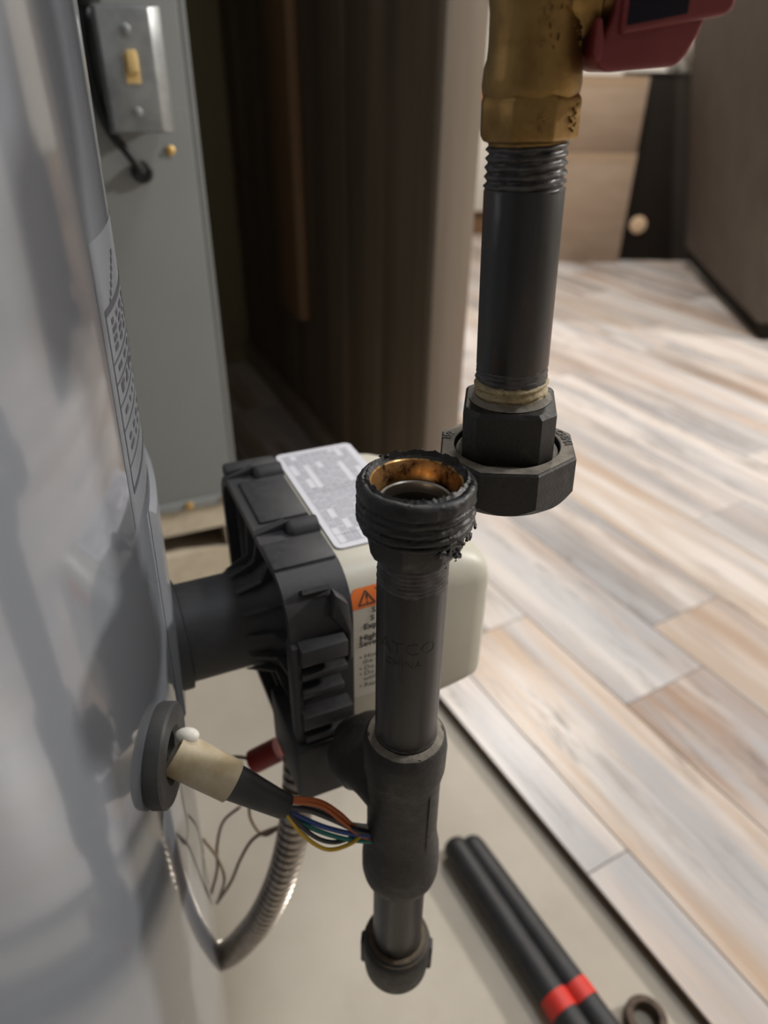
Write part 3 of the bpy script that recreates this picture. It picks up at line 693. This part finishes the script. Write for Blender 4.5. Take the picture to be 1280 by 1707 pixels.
dcap = lathe('drip_cap', rel([(.0, .2515), (.010, .2518), (.0155, .2545), (.0180, .2600), (.0184, .2660), (.0191, .2700), (.0191, .2830), (.0182, .2868), (.0160, .2885), (.0136, .2872)]), M['iron'], lo, seg=64, smooth=40)
for t in (-5, 175):
    mm = Matrix.Rotation(math.radians(t), 4, 'Z'); bm = bmesh.new(); add_box(bm, .016, .0203, -.0035, .0035, .261-ZL, .2835-ZL, .0012, 2, mm); bm_obj('cap_lug', bm, M['iron'], dcap, 40)
lathe('cap_sealant', rel([(.0136, .2890), (.0152, .2888), (.0178, .2872)]), M['rustcap'], dcap, seg=48, cap=False)

# ------------------------------------------------------------------ cable through the grommet, wires, conduit
gp = GW @ Vector((0, 0, .006)); t_g = (gp-Vector((0,0,H))).dot(FW)
cable = thing('wiring_cable', 'cable in beige sleeve and black heat shrink leaving grey grommet, fanning into coloured wires', 'cable', gp)
def cl(v): return v - gp
e1 = at(388, 1303, t_g+.004); e0 = at(316, 1267, t_g+.000); e2 = at(478, 1346, t_g+.012)
tube('sleeve', [cl(e0)-(e1-e0)*.35, cl(e0), cl(e0*.5+e1*.5), cl(e1)], lambda L, i: .0096 - .0008*min(1, L/.05), M['sleeve'], cable, 28)
tube('heat_shrink', [cl(e1)-(e2-e1)*.12, cl(e1), cl(e1*.5+e2*.5), cl(e2)], lambda L, i: .0082 - .0030*min(1, L/.034), M['shrink'], cable, 28)
bm = bmesh.new(); g = bmesh.ops.create_icosphere(bm, subdivisions=3, radius=.0037, matrix=Matrix.Translation(cl(at(312, 1226, t_g-.002))) @ Matrix.Diagonal((1.4, 1, .85, 1)))
lab(bm_obj('sealant_nub', bm, M['bag'], cable, 60), 'white nub of silicone at the grommet')
W_ = [('wire_blue', [(470,1348),(500,1362),(545,1380),(600,1392),(650,1392)], 2.6), ('wire_teal', [(466,1355),(500,1372),(550,1392),(600,1402),(650,1400)], 2.3),
      ('wire_orange', [(482,1332),(530,1336),(565,1356),(595,1382),(650,1410)], 2.6), ('wire_orange', [(486,1336),(535,1344),(568,1368),(600,1392),(650,1416)], 2.2),
      ('wire_yellow', [(476,1356),(505,1392),(545,1416),(585,1406),(612,1384),(650,1376)], 2.0), ('wire_dark', [(480,1344),(520,1352),(560,1368),(602,1386),(650,1390)], 3.0),
      ('wire_white', [(482,1338),(510,1344),(540,1352),(575,1372),(650,1382)], 2.4), ('wire_dark', [(476,1352),(520,1392),(555,1404),(590,1396),(650,1384)], 2.2)]
for nm, pts, wd in W_:
    P_ = [cl(at(x, y, t_g+.012+.035*i/len(pts))) for i, (x, y) in enumerate(pts)]; P_.insert(0, cl(e2)-(e2-e1)*.3)
    lab(tube('wire', P_, wd*.00048, M[nm], cable, 10), nm.split('_')[1] + ' insulated wire')
# ribbed flexible conduit from the blower's connector block down to the heater
cpx = [(500, 1262, .425), (496, 1330, .432), (486, 1400, .446), (466, 1470, .464), (436, 1530, .488), (405, 1568, .515), (382, 1588, .535), (366, 1594, .545)]
P_ = catmull([at(*c) for c in cpx], 64)
cond = thing('flexible_conduit', 'ribbed flexible metal conduit curving from blower down to the water heater', 'conduit', P_[-1])
P_ = [p_-P_[-1] for p_ in P_]
lab(tube('armour', P_, lambda L, i: .0100 if (L/.0062) % 1 < .62 else .0080, M['conduit'], cond, 20, raw=True, smooth=30), 'ribbed metal armour')
tube('end_fitting', [P_[-9]*1.0, P_[-5], P_[-1]], .0106, M['metal'], cond, 16)
# loose thin wires with red crimp terminals
def thin_wire(pts, r, mt, label, terminal=None):
    Q = [at(*c) for c in pts]; o = thing('loose_wire', label, 'wire', Q[0], 0, 'loose thin wires below the blower')
    tube('wire', [q-Q[0] for q in Q], r, mt, o, 8)
    if terminal:
        t0_, t1_, rr = terminal; A_, B_ = at(*t0_)-Q[0], at(*t1_)-Q[0]
        tube('crimp_terminal', [A_, A_*.75+B_*.25, A_*.4+B_*.6, B_], lambda L, i: rr*(.45 if i < 3 else 1.0), M['red'], o, 12)
thin_wire([(420,1266,.44),(395,1262,.45),(372,1268,.47),(372,1290,.48)], .0012, M['wire_tan'], 'short thin grey-tan wire ending in large red crimp terminal beside blower', ((418,1272,.44), (466,1248,.435), .0075))
thin_wire([(418,1285,.44),(416,1330,.45),(418,1365,.46),(440,1392,.46),(470,1376,.455)], .0011, M['wire_tan'], 'thin tan wire hanging in short loop below red terminal')
thin_wire([(470,1376,.455),(425,1396,.46),(402,1430,.47),(385,1470,.49),(362,1505,.52)], .0012, M['wire_tan'], 'thin tan wire running from the conduit down to the heater side')
thin_wire([(400,1345,.45),(372,1370,.47),(362,1410,.48),(362,1450,.49),(352,1490,.51)], .0011, M['wire_tan'], 'thin brownish wire bowed closest to heater below the beige sleeve')
thin_wire([(338,1398,.47),(362,1430,.475),(374,1465,.48),(365,1498,.51)], .0010, M['wire_tan'], 'thin wire crossing the others near the heater side, lowest of them')
thin_wire([(640,1262,.40),(600,1296,.41),(575,1306,.42),(560,1304,.42)], .0014, M['wire_teal'], 'teal wire ending in small red terminal behind the gas tee', ((560,1304,.42), (550,1282,.42), .0042))

# ------------------------------------------------------------------ furnace, its base and switch
fur = thing('furnace_cabinet', 'plain grey sheet-metal furnace cabinet standing behind the water heater', 'furnace', (0, 0, .231), AZ)
def fbox(name, a0, a1, p0, p1, z0, z1, mt, par=fur, bev=.002): return box(name, a0, a1, p0, p1, z0-.231, z1-.231, mt, par, bev)
fbox('side_panel', -.55, .146, .785, .80, .231, 1.70, M['furnace'])
fbox('casing', -.54, .148, .80, 1.40, .235, 1.695, M['furnace'])
fbox('corner_flange', .1455, .1535, .7875, .81, .231, 1.70, M['furnace'])
fbox('bottom_flange', -.55, .150, .781, .79, .231, .243, M['furnace'])
def screw(a, z, r, mt, p0=.785):
    m_ = Matrix.Translation((a, p0, z-.231)) @ Matrix.Rotation(PI/2, 4, 'X')
    return lathe('screw', [(r, 0), (r, .0012), (r*.6, .0026), (0, .003)], mt, fur, seg=16, m=m_)
screw(.123, .630, .0045, M['brassy']); screw(.089, .2375, .0055, M['brassy'], .781); screw(.134, .2385, .0055, M['brassy'], .781)
for z in (.62, .655, .69, .55, .45):
    bm = bmesh.new(); add_lathe(bm, [(.003, 0), (.003, .0015), (0, .002)], 10, 0, Matrix.Translation((.1535, .80, z-.231)) @ Matrix.Rotation(PI/2, 4, 'Y')); bm_obj('screw', bm, M['heater_base'], fur, 40)
base = thing('base_block', 'beige block with long dark slot under the furnace cabinet', 'block', (0, 0, .115), AZ)
bm = bmesh.new(); z0 = -.115
for q in ((-.55, .150, .835, 1.40, .119, .231), (-.55, .150, .785, .835, .119, .164), (-.55, .150, .785, .835, .196, .231), (.131, .150, .785, .835, .164, .196), (-.55, .043, .785, .835, .164, .196)):
    add_box(bm, *q[:4], q[4]+z0, q[5]+z0)
bmesh.ops.remove_doubles(bm, verts=bm.verts, dist=1e-5)
bm_obj('block_body', bm, M['block'], base, 40)
struct(room('floor_curb', -.56, .155, .775, 1.41, 0, .115, M['plinth'], bev=.003))
sw = thing('switch_box', 'galvanised steel switch box with ivory toggle on the grey furnace cabinet', 'switch', (.094, .785, .695), AZ)
RZ = Matrix.Rotation(AZ, 4, 'Z'); sw.location = RZ @ Vector((.094, .785, .695))
box('box_body', -.0245, .0255, -.042, 0, -.044, .044, M['metal'], sw, .003)
bm = bmesh.new()
bv = [[bm.verts.new((x, y, z)) for x, z in ((x0, z0), (x1, z0), (x1, z1), (x0, z1))] for y, x0, x1, z0, z1 in ((-.040, -.0265, .0290, -.047, .047), (-.0425, -.0265, .0290, -.047, .047), (-.0520, -.0240, .0175, -.0450, .0450))]
for a_, b_ in zip(bv, bv[1:]):
    for k in range(4): bm.faces.new((a_[k], a_[(k+1) % 4], b_[(k+1) % 4], b_[k]))
bm.faces.new(bv[0][::-1]); bm.faces.new(bv[-1]); bmesh.ops.recalc_face_normals(bm, faces=bm.faces)
bmesh.ops.bevel(bm, geom=list(bm.edges), offset=.0012, segments=2, profile=.5, affect='EDGES')
bm_obj('cover_plate', bm, M['metal'], sw, 35)
prism('toggle', [(-.0105, -.0045), (-.0105, .012), (.0, .009), (.0, -.007)], 'x', -.0045, .0045, M['ivory'], sw, .0012, 2, Matrix.Translation((-.002, -.0520, .004)))
bm = bmesh.new(); add_box(bm, -.0055, .0065, -.0535, -.0515, -.009, .013, .0004, 1, Matrix.Translation((-.0025, 0, .0))); bm_obj('toggle_collar', bm, M['ivory'], sw, 40)
for z in (.030, -.030):
    lathe('screw', [(.004, 0), (.004, .0012), (.0022, .0022), (0, .0024)], M['metal'], sw, seg=16, m=Matrix.Translation((-.0025, -.0520, z)) @ Matrix.Rotation(PI/2, 4, 'X'))
cord = thing('power_cord', 'dark cord looping from black connector beside the switch box into furnace hole', 'cord', RZ @ Vector((.094, .784, .612)), AZ)
tube('cord', [(0, .004, 0), (-.003, -.012, .004), (-.012, -.016, .018), (-.026, -.012, .040), (-.032, -.010, .075), (-.032, -.012, .115), (-.029, -.014, .135)], .0042, M['blackrubber'], cord, 10)
lathe('bushing', [(.0065, 0), (.0100, 0), (.0100, .0035), (.0080, .006), (.0065, .006)], M['blackrubber'], cord, seg=24, cap=False, m=Matrix.Translation((0, .0005, 0)) @ Matrix.Rotation(PI/2, 4, 'X'))
lathe('connector', [(.0, -.006), (.010, -.005), (.0125, 0), (.0125, .03), (.006, .032)], M['blackrubber'], cord, seg=24, m=Matrix.Translation((-.027, -.016, .134)))

# ------------------------------------------------------------------ long handled tool and rusty ring on the concrete
tool = thing('long_handled_tool', 'long-handled tool lying on concrete, two black grips with red bands', 'tool', (.12, .40, 0))
def tl(x, y, z=.0135):
    r = ray(x, y); t = (z-H)/r.z; return Vector((0, 0, H)) + r*t - Vector((.12, .40, 0))
def ext(a, b, k): return b + (b-a)*k
for (a, b, band0, band1) in ((tl(752, 1402), tl(927, 1668), None, None), (tl(778, 1400), tl(960, 1650), None, None)):
    d = (b-a).normalized(); c_ = a + d*.55; c_.z = .0145
    gr = tube('grip', [a, a+d*.006, a+(b-a)*.3, b, a+d*.30, a+d*.42, c_], lambda L, i: .0075 if i == 0 else (.0105 if i < 6 else .0125), M['blackrubber'], tool, 20) if False else None
    pts = [a + d*s for s in (0, .002, .006, .012, .04, .1, .2, .3, .42, .55)]
    rad = [.006, .0095, .0125, .0135, .0135, .0132, .0132, .0132, .0132, .0132]
    gr = tube('grip', pts, lambda L, i, rad=rad: rad[i], M['blackrubber'], tool, 24, raw=True)
    bl = (b-a).length
    tube('red_band', [b - d*.004, b + d*.012], .0138, M['redband'], tool, 24, raw=True, smooth=60)
rp = Vector((.232, .289, 0))
ring = lathe('rusty_ring', [(.0105, 0), (.0172, 0), (.0178, .002), (.0178, .012), (.0168, .014), (.0115, .014), (.0105, .012), (.0105, 0)], M['rust'], None, seg=40, cap=False)
ring.location = rp; tag(ring, 'small rusty metal ring lying on the concrete near the tool', 'ring')

# ------------------------------------------------------------------ far side of the room
def card(name, x0, x1, y0, y1, z0, z1, label):
    o = thing(name, label, 'box', ((x0+x1)/2, (y0+y1)/2, z0), 0, 'stacked cardboard boxes'); w2, d2, h_ = (x1-x0)/2, (y1-y0)/2, z1-z0
    box('carton', -w2, w2, -d2, d2, 0, h_-.004, M['card'], o, .004)
    box('flap', -w2, w2, -d2, -.002, h_-.004, h_, M['card'], o, .001); box('flap', -w2, w2, .002, d2, h_-.004, h_, M['card'], o, .001)
    box('tape_strip', -w2-.0006, w2+.0006, -.025, .025, h_, h_+.0006, M['tape'], o)
    box('front_tape', -w2*.9, w2*.9, -d2-.0006, -d2, h_-.035, h_-.006, M['tape'], o)
card('cardboard_box', .60, .975, 3.12, 3.50, PT, .435, 'brown cardboard box, lower of the two stacked behind the gas pipe')
card('cardboard_box', .60, .972, 3.122, 3.50, .436, .69, 'brown cardboard box, upper of the two stacked behind the gas pipe')
cab = thing('dark_cabinet', 'dark brown cabinet with small pale disc, beside the cardboard boxes', 'cabinet', (1.15, 3.34, PT))
box('cabinet_body', -.165, .16, -.17, .20, 0, .675, M['black'], cab, .004)
box('cabinet_top', -.168, .163, -.173, .203, .675, .69, M['black'], cab, .003)
lathe('pale_disc', [(.034, 0), (.034, .006), (.026, .009), (0, .009)], M['pale'], cab, seg=32, m=Matrix.Translation((-.105, -.17, .145)) @ Matrix.Rotation(PI/2, 4, 'X'))
bm = bmesh.new(); g = bmesh.ops.create_icosphere(bm, subdivisions=4, radius=.11)
for v in g['verts']:
    k = 1 + .22*noise.noise(v.co*14) + .1*noise.noise(v.co*33); v.co *= k; v.co.z = max(v.co.z*1.1, -.06) + .06
bag = bm_obj('white_bag', bm, M['bag'], None, 60); bag.location = (1.20, 3.30, PT+.691)
tag(bag, 'crumpled white bag lying on top of the dark cabinet', 'bag')
# taupe upholstered panel leaning at the right
tau = thing('upholstered_panel', 'large taupe fabric panel leaning at the right edge beside dark cabinet', 'panel', (1.185, 2.65, PT))
TM = Matrix.Rotation(-.20, 4, 'Y') @ Matrix.Rotation(math.radians(-7), 4, 'Z')
bm = bmesh.new(); add_box(bm, 0, .12, -.55, .44, .055, 1.5, .03, 4, TM); bm_obj('cushion_panel', bm, M['taupe'], tau, 50)
bm = bmesh.new(); add_box(bm, .015, .11, -.54, .43, .012, .06, .003, 2, TM); bm_obj('shade_strip', bm, M['black'], tau, 50)  # dark strip put in as the shadow under the lifted panel
wc = thing('white_cabinet', 'low white cabinet with brown base against the far wall', 'cabinet', (.55, 3.85, 0))
box('carcass', -.28, .30, -.17, .17, .12, .46, M['whitecab'], wc, .004); box('base', -.27, .29, -.16, .17, .0, .12, M['skirting'], wc, .003)
for x in (-.275, .012): box('cabinet_door', x, x+.283, -.185, -.17, .125, .455, M['whitecab'], wc, .003)
tt = tag(box('storage_tote', -.25, .25, -.14, .14, 0, .105, M['tote'], None, .012), 'grey storage tote on top of the low white cabinet', 'tote'); tt.location = (.55, 3.85, .4605)
oc = thing('orange_canister', 'orange canister with white lid on the grey tote', 'canister', (.47, 3.80, .5660))
lathe('can_body', [(.0, 0), (.055, 0), (.058, .003), (.058, .085), (.055, .088), (0, .088)], M['orangecan'], oc, seg=40)
lathe('can_lid', [(.056, .085), (.060, .087), (.060, .112), (.055, .118), (0, .12)], M['whitecab'], oc, seg=40)

# ------------------------------------------------------------------ ceiling lamps and the added overhead fill
for i, (loc, pw, rad, colr) in enumerate(LAMPS_AND_FILL):
    l = bpy.data.lights.new('ceiling_or_fill_light', 'AREA'); l.shape = 'DISK'; l.size = rad; l.energy = pw; l.color = colr
    lo_ = bpy.data.objects.new('lamp_or_fill', l); C.objects.link(lo_); lo_.location = loc
    if i == 0: lo_.rotation_euler = (Vector(loc)-Vector((.5, .7, 0))).to_track_quat('Z', 'Y').to_euler()
